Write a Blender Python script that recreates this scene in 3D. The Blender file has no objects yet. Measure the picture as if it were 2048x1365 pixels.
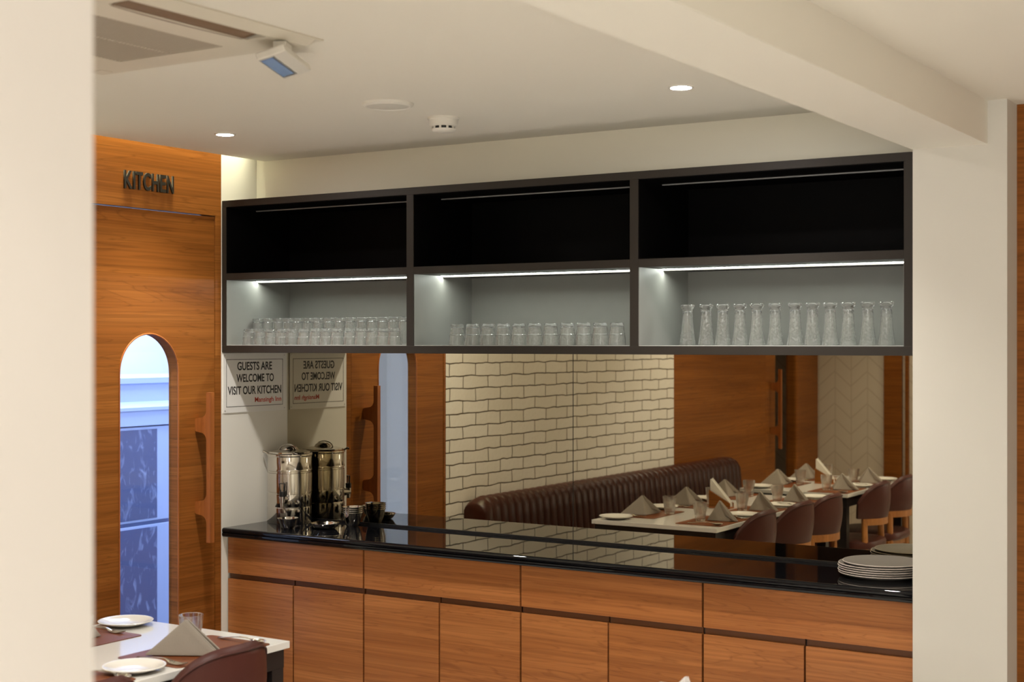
import bpy, bmesh, math, random
from mathutils import Vector, Matrix

random.seed(7)
PI = math.pi
sc = bpy.context.scene
COL = sc.collection

# ------------------------------------------------------------------ camera
EYE = 1.6
cam_d = bpy.data.cameras.new('camera')
cam_d.sensor_width = 36.0
cam_d.lens = 2884.0 / 2048.0 * 36.0
cam_d.shift_y = 4.5 / 2048.0
cam_d.clip_start = 0.02
cam_d.dof.use_dof = True
cam_d.dof.focus_distance = 5.2
cam_d.dof.aperture_fstop = 3.8
cam = bpy.data.objects.new('camera', cam_d)
cam.location = (0, 0, EYE)
cam.rotation_euler = (PI / 2, 0, math.radians(32.3))
COL.objects.link(cam)
sc.camera = cam

# ------------------------------------------------------------------ world and exposure
w = bpy.data.worlds.new('world')
w.use_nodes = True
w.node_tree.nodes['Background'].inputs[0].default_value = (0.9, 0.85, 0.8, 1)
w.node_tree.nodes['Background'].inputs[1].default_value = 0.02
sc.world = w
sc.view_settings.view_transform = 'Standard'
sc.view_settings.look = 'None'
sc.view_settings.exposure = 0.14
sc.view_settings.gamma = 1.0
sc.cycles.max_bounces = 14
sc.cycles.transmission_bounces = 14
sc.cycles.transparent_max_bounces = 24
sc.cycles.sample_clamp_indirect = 6.0

# levels of the room's light sources and of the added window fill
DOWN_W = 50.0
DOWN_COL = (1.0, 0.965, 0.89)
COVE_W = 16.0
LED_S = 57.0
FILL_W = 60.0
KITCHEN_W = 120.0

# ------------------------------------------------------------------ materials
def srgb(r, g, b):
    f = lambda c: (c / 255 / 12.92) if c / 255 <= 0.04045 else ((c / 255 + 0.055) / 1.055) ** 2.4
    return (f(r), f(g), f(b), 1.0)

def new_mat(name):
    m = bpy.data.materials.new(name)
    m.use_nodes = True
    return m, m.node_tree.nodes, m.node_tree.links, m.node_tree.nodes['Principled BSDF']

def plain(name, col, rough=0.5, metal=0.0, spec=0.5, noise=0.0, nscale=8.0, bump=0.0, bscale=60.0, coat=0.0):
    m, N, L, p = new_mat(name)
    p.inputs['Base Color'].default_value = col
    p.inputs['Roughness'].default_value = rough
    p.inputs['Metallic'].default_value = metal
    p.inputs['Specular IOR Level'].default_value = spec
    p.inputs['Coat Weight'].default_value = coat
    tc = N.new('ShaderNodeTexCoord')
    n = N.new('ShaderNodeTexNoise')
    n.inputs['Scale'].default_value = nscale
    n.inputs['Detail'].default_value = 3
    L.new(tc.outputs['Object'], n.inputs['Vector'])
    mix = N.new('ShaderNodeMix'); mix.data_type = 'RGBA'
    a = tuple(c * (1 - noise) for c in col[:3]) + (1,)
    b = tuple(min(1, c * (1 + noise)) for c in col[:3]) + (1,)
    mix.inputs['A'].default_value = a
    mix.inputs['B'].default_value = b
    L.new(n.outputs['Fac'], mix.inputs['Factor'])
    L.new(mix.outputs['Result'], p.inputs['Base Color'])
    if bump:
        n2 = N.new('ShaderNodeTexNoise'); n2.inputs['Scale'].default_value = bscale
        L.new(tc.outputs['Object'], n2.inputs['Vector'])
        bp = N.new('ShaderNodeBump'); bp.inputs['Strength'].default_value = bump; bp.inputs['Distance'].default_value = 0.004
        L.new(n2.outputs['Fac'], bp.inputs['Height'])
        L.new(bp.outputs['Normal'], p.inputs['Normal'])
    return m

def wood(name, light, mid, dark, stretch=(0.7, 0.7, 13.0), fine=(1.6, 1.6, 150.0), rough=0.32, spec=0.4):
    m, N, L, p = new_mat(name)
    p.inputs['Roughness'].default_value = rough
    p.inputs['Specular IOR Level'].default_value = spec
    tc = N.new('ShaderNodeTexCoord')
    oi = N.new('ShaderNodeObjectInfo')
    sx = N.new('ShaderNodeMath'); sx.operation = 'MULTIPLY'; sx.inputs[1].default_value = 37.0
    L.new(oi.outputs['Random'], sx.inputs[0])
    cx = N.new('ShaderNodeCombineXYZ')
    for k in range(3): L.new(sx.outputs[0], cx.inputs[k])
    add = N.new('ShaderNodeVectorMath'); add.operation = 'ADD'
    L.new(tc.outputs['Object'], add.inputs[0]); L.new(cx.outputs[0], add.inputs[1])
    def mapped(s):
        mp = N.new('ShaderNodeMapping'); mp.inputs['Scale'].default_value = s
        L.new(add.outputs[0], mp.inputs['Vector']); return mp
    n1 = N.new('ShaderNodeTexNoise'); n1.inputs['Scale'].default_value = 1.0; n1.inputs['Detail'].default_value = 4
    n1.inputs['Distortion'].default_value = 0.7
    L.new(mapped(stretch).outputs[0], n1.inputs['Vector'])
    # cathedral rings: contour lines of a stretched noise
    ml = N.new('ShaderNodeMath'); ml.operation = 'MULTIPLY'; ml.inputs[1].default_value = 13.0
    L.new(n1.outputs['Fac'], ml.inputs[0])
    fr = N.new('ShaderNodeMath'); fr.operation = 'FRACT'; L.new(ml.outputs[0], fr.inputs[0])
    rr = N.new('ShaderNodeValToRGB')
    rr.color_ramp.elements[0].position = 0.0; rr.color_ramp.elements[0].color = (0, 0, 0, 1)
    rr.color_ramp.elements[1].position = 0.14; rr.color_ramp.elements[1].color = (1, 1, 1, 1)
    e = rr.color_ramp.elements.new(0.9); e.color = (0.85, 0.85, 0.85, 1)
    e = rr.color_ramp.elements.new(1.0); e.color = (0.0, 0.0, 0.0, 1)
    L.new(fr.outputs[0], rr.inputs['Fac'])
    n2 = N.new('ShaderNodeTexNoise'); n2.inputs['Scale'].default_value = 1.0; n2.inputs['Detail'].default_value = 5
    L.new(mapped(fine).outputs[0], n2.inputs['Vector'])
    r1 = N.new('ShaderNodeValToRGB')
    r1.color_ramp.elements[0].position = 0.30; r1.color_ramp.elements[0].color = mid
    r1.color_ramp.elements[1].position = 0.68; r1.color_ramp.elements[1].color = light
    L.new(n1.outputs['Fac'], r1.inputs['Fac'])
    m1 = N.new('ShaderNodeMix'); m1.data_type = 'RGBA'
    L.new(r1.outputs[0], m1.inputs['A']); m1.inputs['B'].default_value = dark
    inv = N.new('ShaderNodeMath'); inv.operation = 'SUBTRACT'; inv.inputs[0].default_value = 1.0
    L.new(rr.outputs[0], inv.inputs[1])
    sc1 = N.new('ShaderNodeMath'); sc1.operation = 'MULTIPLY'; sc1.inputs[1].default_value = 0.34
    L.new(inv.outputs[0], sc1.inputs[0]); L.new(sc1.outputs[0], m1.inputs['Factor'])
    m2 = N.new('ShaderNodeMix'); m2.data_type = 'RGBA'
    r2 = N.new('ShaderNodeValToRGB')
    r2.color_ramp.elements[0].position = 0.34; r2.color_ramp.elements[0].color = (0.38, 0.38, 0.38, 1)
    r2.color_ramp.elements[1].position = 0.62; r2.color_ramp.elements[1].color = (0, 0, 0, 1)
    L.new(n2.outputs['Fac'], r2.inputs['Fac'])
    L.new(r2.outputs[0], m2.inputs['Factor'])
    L.new(m1.outputs['Result'], m2.inputs['A']); m2.inputs['B'].default_value = dark
    L.new(m2.outputs['Result'], p.inputs['Base Color'])
    return m

def clear_glass(name, tint=(1, 1, 1, 1), through=0.35, rough=0.0, highlight=1.0):
    m, N, L, p = new_mat(name)
    N.remove(p)
    out = [n for n in N if n.type == 'OUTPUT_MATERIAL'][0]
    g = N.new('ShaderNodeBsdfGlass'); g.inputs['IOR'].default_value = 1.48; g.inputs['Roughness'].default_value = rough
    g.inputs['Color'].default_value = tint
    t = N.new('ShaderNodeBsdfTransparent'); t.inputs['Color'].default_value = tint
    mx = N.new('ShaderNodeMixShader'); mx.inputs[0].default_value = through
    L.new(g.outputs[0], mx.inputs[1]); L.new(t.outputs[0], mx.inputs[2])
    # a little diffuse white in small spots, painted highlights of the lit glasses
    d = N.new('ShaderNodeBsdfDiffuse'); d.inputs['Color'].default_value = (0.9, 0.9, 0.88, 1)
    tc = N.new('ShaderNodeTexCoord'); n = N.new('ShaderNodeTexNoise'); n.inputs['Scale'].default_value = 160
    L.new(tc.outputs['Object'], n.inputs['Vector'])
    mr = N.new('ShaderNodeMapRange'); mr.inputs['From Min'].default_value = 0.45; mr.inputs['From Max'].default_value = 0.75
    mr.inputs['To Min'].default_value = 0.02 * highlight; mr.inputs['To Max'].default_value = 0.16 * highlight
    L.new(n.outputs['Fac'], mr.inputs['Value'])
    m2 = N.new('ShaderNodeMixShader')
    L.new(mr.outputs[0], m2.inputs[0]); L.new(mx.outputs[0], m2.inputs[1]); L.new(d.outputs[0], m2.inputs[2])
    L.new(m2.outputs[0], out.inputs['Surface'])
    return m

def pane_glass(name, tint):
    m, N, L, p = new_mat(name)
    N.remove(p)
    out = [n for n in N if n.type == 'OUTPUT_MATERIAL'][0]
    lw = N.new('ShaderNodeLayerWeight'); lw.inputs['Blend'].default_value = 0.5
    pw = N.new('ShaderNodeMath'); pw.operation = 'POWER'; pw.inputs[1].default_value = 4.0
    L.new(lw.outputs['Facing'], pw.inputs[0])
    f = N.new('ShaderNodeMath'); f.operation = 'MULTIPLY_ADD'; f.inputs[1].default_value = 0.95; f.inputs[2].default_value = 0.035
    L.new(pw.outputs[0], f.inputs[0])
    t = N.new('ShaderNodeBsdfTransparent'); t.inputs['Color'].default_value = tint
    g = N.new('ShaderNodeBsdfGlossy'); g.inputs['Roughness'].default_value = 0.0
    mx = N.new('ShaderNodeMixShader')
    L.new(f.outputs[0], mx.inputs[0]); L.new(t.outputs[0], mx.inputs[1]); L.new(g.outputs[0], mx.inputs[2])
    L.new(mx.outputs[0], out.inputs['Surface'])
    return m

def emit(name, col, s):
    m, N, L, p = new_mat(name)
    p.inputs['Base Color'].default_value = (0.8, 0.8, 0.8, 1)
    p.inputs['Emission Color'].default_value = col
    p.inputs['Emission Strength'].default_value = s
    return m

M = {}
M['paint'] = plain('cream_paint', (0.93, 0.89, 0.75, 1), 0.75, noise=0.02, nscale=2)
M['ceiling'] = plain('ceiling_paint', (0.88, 0.845, 0.755, 1), 0.8, noise=0.015, nscale=2)
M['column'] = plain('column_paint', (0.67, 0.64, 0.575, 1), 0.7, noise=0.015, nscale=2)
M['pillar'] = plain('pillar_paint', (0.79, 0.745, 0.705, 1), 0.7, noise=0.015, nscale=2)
M['white_wall'] = plain('white_wall_paint', (0.80, 0.77, 0.70, 1), 0.7, noise=0.02, nscale=3)
M['floor'] = plain('floor_tile', (0.80, 0.77, 0.71, 1), 0.25, noise=0.06, nscale=5)
TL, TM, TD = srgb(186, 120, 67), srgb(163, 99, 51), srgb(104, 57, 25)
M['teak'] = wood('teak_laminate', TL, TM, TD)
M['teak_wall'] = wood('teak_wall_laminate', srgb(157, 97, 43), srgb(133, 77, 30), srgb(84, 46, 15), rough=0.38, spec=0.12, stretch=(0.55, 0.55, 10.0))
M['teak_handle'] = wood('teak_solid', srgb(178, 106, 52), srgb(158, 90, 40), srgb(116, 62, 26), stretch=(14, 14, 1.2), fine=(80, 80, 3), rough=0.4)
M['chair_wood'] = wood('chair_oak', srgb(178, 118, 62), srgb(156, 98, 48), srgb(112, 66, 30), stretch=(14, 14, 1.5), fine=(70, 70, 3), rough=0.45)
M['header_dark'] = plain('added_dark_header', srgb(58, 35, 17), 0.6, spec=0.1, noise=0.1)  # dark brown of the added header, keeps the counter's reflection dark
M['channel'] = plain('brown_channel', srgb(98, 58, 26), 0.45, noise=0.05)
M['granite'] = plain('black_granite', (0.006, 0.006, 0.007, 1), 0.012, noise=0.3, nscale=300, spec=0.36)
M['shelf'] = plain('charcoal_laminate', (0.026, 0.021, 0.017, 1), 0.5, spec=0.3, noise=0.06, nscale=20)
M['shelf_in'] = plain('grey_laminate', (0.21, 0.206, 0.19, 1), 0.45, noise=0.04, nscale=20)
M['shelf_shade'] = plain('shaded_laminate', (0.0022, 0.0018, 0.0018, 1), 0.6, spec=0.1)  # lining laminate blackened to stand for shade in the unlit upper bays
M['led'] = emit('led_strip_lit', (0.93, 1.0, 0.92, 1), LED_S)
M['bay_floor'] = plain('pale_bay_floor', (0.5, 0.5, 0.48, 1), 0.25)
M['led_off'] = plain('led_strip_unlit', (0.30, 0.30, 0.30, 1), 0.4)
M['lamp'] = emit('downlight_lens', (1.0, 0.96, 0.95, 1), 240.0)
M['white_plastic'] = plain('white_plastic', (0.82, 0.79, 0.72, 1), 0.4, noise=0.01)
M['ac_plastic'] = plain('off_white_plastic', (0.74, 0.69, 0.58, 1), 0.45, noise=0.01)
M['grille'] = plain('grille_plastic', (0.56, 0.50, 0.41, 1), 0.5)
M['dark_slot'] = plain('dark_slot', (0.035, 0.02, 0.014, 1), 0.6)
M['vane'] = plain('brown_vane', (0.22, 0.14, 0.085, 1), 0.5)
M['blue_screen'] = plain('blue_screen', srgb(118, 150, 205), 0.15, noise=0.05)
M['black_metal'] = plain('black_metal', (0.010, 0.008, 0.008, 1), 0.4)
M['quartz'] = plain('white_quartz', (0.72, 0.70, 0.66, 1), 0.10, noise=0.01, nscale=15)
M['porcelain'] = plain('cream_porcelain', (0.76, 0.73, 0.67, 1), 0.12)
M['stoneware'] = plain('stoneware', srgb(138, 130, 120), 0.42, noise=0.05, nscale=40)
M['stone_rim'] = plain('pale_stoneware_rim', srgb(226, 212, 198), 0.4)
M['mat'] = plain('brown_leather_mat', srgb(114, 61, 29), 0.38, spec=0.25, noise=0.08, nscale=14, bump=0.15, bscale=250)
M['napkin'] = plain('grey_napkin_cloth', srgb(152, 142, 130), 0.85, noise=0.05, nscale=30, bump=0.2, bscale=500)
M['napkin_white'] = plain('white_napkin_cloth', srgb(196, 188, 182), 0.85, noise=0.02, nscale=30)
M['paper'] = plain('white_paper', (0.86, 0.82, 0.74, 1), 0.8)
M['steel'] = plain('stainless_steel', (0.66, 0.63, 0.58, 1), 0.10, metal=1.0, noise=0.03, nscale=20)
M['steel_brushed'] = plain('brushed_steel', (0.62, 0.62, 0.62, 1), 0.3, metal=1.0, noise=0.05, nscale=20)
M['black_plastic'] = plain('black_plastic', (0.008, 0.008, 0.008, 1), 0.35)
M['leather'] = plain('burgundy_leather', srgb(73, 38, 32), 0.42, spec=0.22, noise=0.10, nscale=12, bump=0.1, bscale=300)
M['sofa'] = plain('brown_leather', srgb(54, 21, 11), 0.36, spec=0.28, noise=0.14, nscale=9, bump=0.12, bscale=250)
M['sign'] = plain('sign_white', (0.82, 0.80, 0.77, 1), 0.35)
M['sign_black'] = plain('sign_black', (0.012, 0.012, 0.012, 1), 0.5)
M['sign_red'] = plain('sign_red', srgb(196, 62, 40), 0.5)
M['letters'] = plain('dark_bronze_letters', (0.018, 0.014, 0.008, 1), 0.5)
M['glass'] = clear_glass('tumbler_glass', (0.99, 0.995, 0.99, 1), 0.15)
M['table_glass'] = clear_glass('table_glass', (0.99, 0.99, 0.985, 1), 0.35, highlight=0.0)
M['pane'] = pane_glass('window_pane', (0.88, 0.92, 0.96, 1))
M['kitchen_white'] = plain('kitchen_white', (0.80, 0.82, 0.86, 1), 0.5)
M['kitchen_floor'] = plain('kitchen_floor', (0.35, 0.36, 0.40, 1), 0.4)
M['grey_wall'] = plain('grey_plaster', (0.46, 0.40, 0.33, 1), 0.7)
M['sealant'] = plain('black_sealant', (0.006, 0.006, 0.006, 1), 0.4)

def mirror_mat():
    m, N, L, p = new_mat('bronze_mirror')
    N.remove(p)
    out = [n for n in N if n.type == 'OUTPUT_MATERIAL'][0]
    g = N.new('ShaderNodeBsdfGlossy'); g.inputs['Roughness'].default_value = 0.0
    g.inputs['Color'].default_value = (0.53, 0.48, 0.365, 1)
    L.new(g.outputs[0], out.inputs['Surface'])
    return m
M['mirror'] = mirror_mat()

def brick_mat():
    m, N, L, p = new_mat('white_brick')
    p.inputs['Roughness'].default_value = 0.6
    tc = N.new('ShaderNodeTexCoord')
    sp = N.new('ShaderNodeSeparateXYZ'); L.new(tc.outputs['Object'], sp.inputs[0])
    a = N.new('ShaderNodeMath'); a.operation = 'SUBTRACT'; a.inputs[0].default_value = 3.416
    L.new(sp.outputs['Y'], a.inputs[1])
    c = N.new('ShaderNodeCombineXYZ')
    L.new(a.outputs[0], c.inputs[0]); L.new(sp.outputs['Z'], c.inputs[1])
    n = N.new('ShaderNodeTexNoise'); n.inputs['Scale'].default_value = 9; n.inputs['Detail'].default_value = 2
    L.new(tc.outputs['Object'], n.inputs['Vector'])
    sub = N.new('ShaderNodeVectorMath'); sub.operation = 'SUBTRACT'; sub.inputs[1].default_value = (0.5, 0.5, 0.5)
    L.new(n.outputs['Color'], sub.inputs[0])
    scl = N.new('ShaderNodeVectorMath'); scl.operation = 'SCALE'; scl.inputs['Scale'].default_value = 0.020
    L.new(sub.outputs[0], scl.inputs[0])
    ad = N.new('ShaderNodeVectorMath'); ad.operation = 'ADD'
    L.new(c.outputs[0], ad.inputs[0]); L.new(scl.outputs[0], ad.inputs[1])
    b = N.new('ShaderNodeTexBrick')
    b.offset = 0.5; b.offset_frequency = 2; b.squash = 1.0
    b.inputs['Scale'].default_value = 1.0
    b.inputs['Brick Width'].default_value = 0.2286
    b.inputs['Row Height'].default_value = 0.0625
    b.inputs['Mortar Size'].default_value = 0.0034
    b.inputs['Mortar Smooth'].default_value = 0.25
    b.inputs['Bias'].default_value = -0.2
    b.inputs['Color1'].default_value = (0.88, 0.84, 0.77, 1)
    b.inputs['Color2'].default_value = (0.82, 0.77, 0.68, 1)
    b.inputs['Mortar'].default_value = (0.09, 0.065, 0.04, 1)
    L.new(ad.outputs[0], b.inputs['Vector'])
    L.new(b.outputs['Color'], p.inputs['Base Color'])
    n2 = N.new('ShaderNodeTexNoise'); n2.inputs['Scale'].default_value = 45; n2.inputs['Detail'].default_value = 4
    L.new(tc.outputs['Object'], n2.inputs['Vector'])
    mm = N.new('ShaderNodeMath'); mm.operation = 'MULTIPLY'; mm.inputs[1].default_value = 0.35
    L.new(n2.outputs['Fac'], mm.inputs[0])
    sb = N.new('ShaderNodeMath'); sb.operation = 'SUBTRACT'
    L.new(mm.outputs[0], sb.inputs[0]); L.new(b.outputs['Fac'], sb.inputs[1])
    bp = N.new('ShaderNodeBump'); bp.inputs['Strength'].default_value = 0.6; bp.inputs['Distance'].default_value = 0.006
    L.new(sb.outputs[0], bp.inputs['Height']); L.new(bp.outputs['Normal'], p.inputs['Normal'])
    return m
M['brick'] = brick_mat()

def wallpaper_mat():
    m, N, L, p = new_mat('patterned_wallpaper')
    p.inputs['Roughness'].default_value = 0.6
    tc = N.new('ShaderNodeTexCoord')
    sp = N.new('ShaderNodeSeparateXYZ'); L.new(tc.outputs['Object'], sp.inputs[0])
    def math2(op, a, b):
        q = N.new('ShaderNodeMath'); q.operation = op
        for k, v in enumerate((a, b)):
            if isinstance(v, (int, float)): q.inputs[k].default_value = v
            else: L.new(v, q.inputs[k])
        return q.outputs[0]
    px = math2('PINGPONG', sp.outputs['X'], 0.13)
    v = math2('ADD', sp.outputs['Z'], math2('MULTIPLY', px, 0.9))
    f = math2('FRACT', math2('MULTIPLY', v, 8.0), 0)
    line = math2('LESS_THAN', f, 0.10)
    fx = math2('FRACT', math2('MULTIPLY', sp.outputs['X'], 1 / 0.13), 0)
    line2 = math2('LESS_THAN', fx, 0.06)
    mx = math2('MAXIMUM', line, line2)
    mix = N.new('ShaderNodeMix'); mix.data_type = 'RGBA'
    mix.inputs['A'].default_value = (0.70, 0.63, 0.53, 1); mix.inputs['B'].default_value = (0.58, 0.51, 0.42, 1)
    L.new(mx, mix.inputs['Factor'])
    L.new(mix.outputs['Result'], p.inputs['Base Color'])
    return m
M['wallpaper'] = wallpaper_mat()

def film_glass():
    m, N, L, p = new_mat('blue_fridge_glass')
    p.inputs['Roughness'].default_value = 0.25
    tc = N.new('ShaderNodeTexCoord')
    n = N.new('ShaderNodeTexNoise'); n.inputs['Scale'].default_value = 14; n.inputs['Detail'].default_value = 5
    n.inputs['Distortion'].default_value = 1.2
    mp = N.new('ShaderNodeMapping'); mp.inputs['Scale'].default_value = (1, 1.6, 0.8)
    L.new(tc.outputs['Object'], mp.inputs['Vector']); L.new(mp.outputs[0], n.inputs['Vector'])
    r = N.new('ShaderNodeValToRGB')  # pale noise blotches painted as highlights on the glass and its film
    r.color_ramp.elements[0].position = 0.55; r.color_ramp.elements[0].color = srgb(84, 92, 130)
    r.color_ramp.elements[1].position = 0.78; r.color_ramp.elements[1].color = srgb(150, 162, 198)
    L.new(n.outputs['Fac'], r.inputs['Fac']); L.new(r.outputs[0], p.inputs['Base Color'])
    return m
M['fridge_glass'] = film_glass()
M['fridge_frame'] = plain('pale_blue_frame', srgb(176, 192, 228), 0.35)
M['fridge_panel'] = plain('blue_grey_panel', srgb(120, 134, 178), 0.4, noise=0.05)

# ------------------------------------------------------------------ mesh helpers
def bm_new():
    return bmesh.new()

def box(bm, x0, x1, y0, y1, z0, z1, bevel=0.0, mat=None):
    vs = [bm.verts.new((x, y, z)) for z in (z0, z1) for y in (y0, y1) for x in (x0, x1)]
    fs = [(0, 2, 3, 1), (4, 5, 7, 6), (0, 1, 5, 4), (2, 6, 7, 3), (0, 4, 6, 2), (1, 3, 7, 5)]
    faces = [bm.faces.new([vs[i] for i in f]) for f in fs]
    if bevel:
        eds = list({e for f in faces for e in f.edges})
        bmesh.ops.bevel(bm, geom=eds, offset=bevel, segments=2, profile=0.6, affect='EDGES')
    if mat is not None:
        bmesh.ops.transform(bm, matrix=mat, verts=[v for v in vs if v.is_valid])
    return bm

def lathe(bm, prof, seg=32, center=(0, 0, 0), rfun=None, close=True):
    """prof: list of (r, z). closed profile when it starts and ends on the axis (r = 0)."""
    cx, cy, cz = center
    rings = []
    for (r, z) in prof:
        if r <= 1e-6:
            rings.append([bm.verts.new((cx, cy, cz + z))])
        else:
            ring = []
            for k in range(seg):
                t = 2 * PI * k / seg
                rr = rfun(r, z, t) if rfun else r
                ring.append(bm.verts.new((cx + rr * math.cos(t), cy + rr * math.sin(t), cz + z)))
            rings.append(ring)
    for a, b in zip(rings[:-1], rings[1:]):
        if len(a) == 1 and len(b) == 1: continue
        if len(a) == 1:
            for k in range(seg): bm.faces.new((a[0], b[(k + 1) % seg], b[k]))
        elif len(b) == 1:
            for k in range(seg): bm.faces.new((a[k], a[(k + 1) % seg], b[0]))
        else:
            for k in range(seg):
                bm.faces.new((a[k], a[(k + 1) % seg], b[(k + 1) % seg], b[k]))
    return bm

def tube(bm, pts, rads, seg=12, caps=True, squash=None):
    pts = [Vector(p) for p in pts]
    if not isinstance(rads, (list, tuple)): rads = [rads] * len(pts)
    rings = []
    up = Vector((0, 0, 1))
    for i, p in enumerate(pts):
        d = (pts[min(i + 1, len(pts) - 1)] - pts[max(i - 1, 0)]).normalized()
        ref = up if abs(d.dot(up)) < 0.95 else Vector((1, 0, 0))
        s = d.cross(ref).normalized(); t = s.cross(d).normalized()
        a, b = squash if squash else (1, 1)
        rings.append([bm.verts.new(p + (s * math.cos(2 * PI * k / seg) * a + t * math.sin(2 * PI * k / seg) * b) * rads[i]) for k in range(seg)])
    for a, b in zip(rings[:-1], rings[1:]):
        for k in range(seg):
            bm.faces.new((a[k], a[(k + 1) % seg], b[(k + 1) % seg], b[k]))
    if caps:
        bm.faces.new(rings[0][::-1]); bm.faces.new(rings[-1])
    return bm

def prism(bm, poly, fa, fb):
    """poly: list of 2-D points, fa/fb map a 2-D point to the two 3-D ends."""
    A = [bm.verts.new(fa(p)) for p in poly]
    B = [bm.verts.new(fb(p)) for p in poly]
    n = len(poly)
    bm.faces.new(A[::-1]); bm.faces.new(B)
    for k in range(n):
        bm.faces.new((A[k], A[(k + 1) % n], B[(k + 1) % n], B[k]))
    return bm

def obj(name, bm, mat, parent=None, smooth=False, angle=40, loc=None):
    bmesh.ops.recalc_face_normals(bm, faces=bm.faces)
    me = bpy.data.meshes.new(name)
    bm.to_mesh(me); bm.free()
    if smooth:
        me.shade_smooth()
        me.set_sharp_from_angle(angle=math.radians(angle))
    o = bpy.data.objects.new(name, me)
    me.materials.append(M[mat] if isinstance(mat, str) else mat)
    COL.objects.link(o)
    if loc: o.location = loc
    if parent: o.parent = parent
    return o

def thing(name, label, cat, loc=(0, 0, 0), rotz=0.0, group=None):
    o = bpy.data.objects.new(name, None)
    o.empty_display_size = 0.05
    COL.objects.link(o)
    o.location = loc; o.rotation_euler = (0, 0, rotz)
    o['label'] = label; o['category'] = cat
    if group: o['group'] = group
    return o

def tag(o, label, cat, group=None):
    o['label'] = label; o['category'] = cat
    if group: o['group'] = group
    return o

def struct(name, bm, mat, parent=None, label=None, smooth=False):
    o = obj(name, bm, mat, parent, smooth=smooth)
    if parent is None: o['kind'] = 'structure'
    if label: o['label'] = label
    return o

def dup(root, loc, rotz, label, group=None):
    r = root.copy(); COL.objects.link(r)
    r.location = loc; r.rotation_euler = (0, 0, rotz); r['label'] = label
    if group: r['group'] = group
    for ch in list(root.children):
        c = ch.copy(); COL.objects.link(c); c.parent = r
        for g in list(ch.children):
            d = g.copy(); COL.objects.link(d); d.parent = c
    return r

def text_bm(txt, fmap, width, height, depth=0.0, offset=0.0, spacing=1.0):
    """letters fitted to width x height; fmap(u, v, w) -> 3-D point."""
    cu = bpy.data.curves.new('lettering', 'FONT')
    cu.body = txt; cu.size = 1.0; cu.offset = offset; cu.space_character = spacing
    cu.extrude = 0.5 if depth else 0.0
    cu.resolution_u = 6
    o = bpy.data.objects.new('lettering', cu); COL.objects.link(o)
    dg = bpy.context.evaluated_depsgraph_get(); dg.update()
    me = bpy.data.meshes.new_from_object(o.evaluated_get(dg))
    bpy.data.objects.remove(o); bpy.data.curves.remove(cu)
    xs = [v.co.x for v in me.vertices]; ys = [v.co.y for v in me.vertices]
    x0, x1, y0, y1 = min(xs), max(xs), min(ys), max(ys)
    for v in me.vertices:
        u = (v.co.x - x0) / (x1 - x0) * width
        q = (v.co.y - y0) / (y1 - y0) * height
        v.co = fmap(u, q, (v.co.z + 0.5) * depth if depth else 0.0)
    bm = bm_new(); bm.from_mesh(me); bpy.data.meshes.remove(me)
    return bm

ORD = ['first', 'second', 'third', 'fourth', 'fifth', 'sixth', 'seventh', 'eighth', 'ninth', 'tenth', 'eleventh',
       'twelfth', 'thirteenth', 'fourteenth', 'fifteenth']

# ------------------------------------------------------------------ dimensions (metres, camera above the origin)
XL = -4.03            # plane of the left wall
YF = 4.22             # front of counter and shelf
YM = 4.61             # mirror surface
YB = 4.42             # bulkhead face above the shelf
XC0, XC1 = -1.27, -1.0   # column beside the counter
ZC = 2.34             # main ceiling
ZR = 2.295            # ceiling right of the beam
YE = -1.68            # end wall behind the camera
ZT = 2.76             # slab height above the cove

# ------------------------------------------------------------------ setting
struct('floor', box(bm_new(), -4.9, 3.1, YE - 0.1, 4.8, -0.1, 0.0), 'floor')
b = bm_new(); box(b, XL + 0.045, XC0, YE, 4.62, ZC, ZC + 0.02)
struct('ceiling', b, 'ceiling')
struct('ceiling_right', box(bm_new(), XC1 - 0.054, 3.1, YE, 4.8, ZR, ZR + 0.05), 'ceiling')
struct('ceiling_slab', box(bm_new(), -4.95, 3.1, YE, 4.8, ZT, ZT + 0.05), 'ceiling')
struct('ceiling_beam', box(bm_new(), XC0, XC1 - 0.054, YE, YF - 0.006, 2.17, ZT - 0.002), 'ceiling')
struct('wall_back', box(bm_new(), -4.1, XC0, YM + 0.012, 4.8, 0, ZT), 'paint')
struct('wall_back_bulkhead', box(bm_new(), XL + 0.001, XC0 - 0.001, YB, YM + 0.008, 2.167, ZT - 0.004), 'paint')
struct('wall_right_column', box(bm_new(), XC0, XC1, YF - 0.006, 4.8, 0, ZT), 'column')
struct('wall_right_panel', box(bm_new(), XC1, 3.1, 4.33, 4.8, 0, ZR), 'teak_wall')
struct('wall_right', box(bm_new(), 3.0, 3.1, YE, 4.33, 0, ZR), 'paint')
struct('wall_left', box(bm_new(), XL - 0.08, XL, 4.217, 4.62, 0, ZT), 'white_wall')
struct('wall_left_brick', box(bm_new(), XL - 0.08, XL, 0.92, 3.449, 0, ZT), 'brick')
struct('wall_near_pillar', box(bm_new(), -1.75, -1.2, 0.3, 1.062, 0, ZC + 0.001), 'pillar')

# wood cladding around the kitchen door
b = bm_new()
box(b, XL - 0.08, XL, 4.184, 4.2165, 0, 2.103)
box(b, XL - 0.08, XL, 3.4495, 3.466, 0, 2.103)
box(b, XL - 0.08, XL, 3.4495, 4.2165, 2.103, ZT)
struct('wall_left_panel', b, 'teak_wall')

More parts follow.
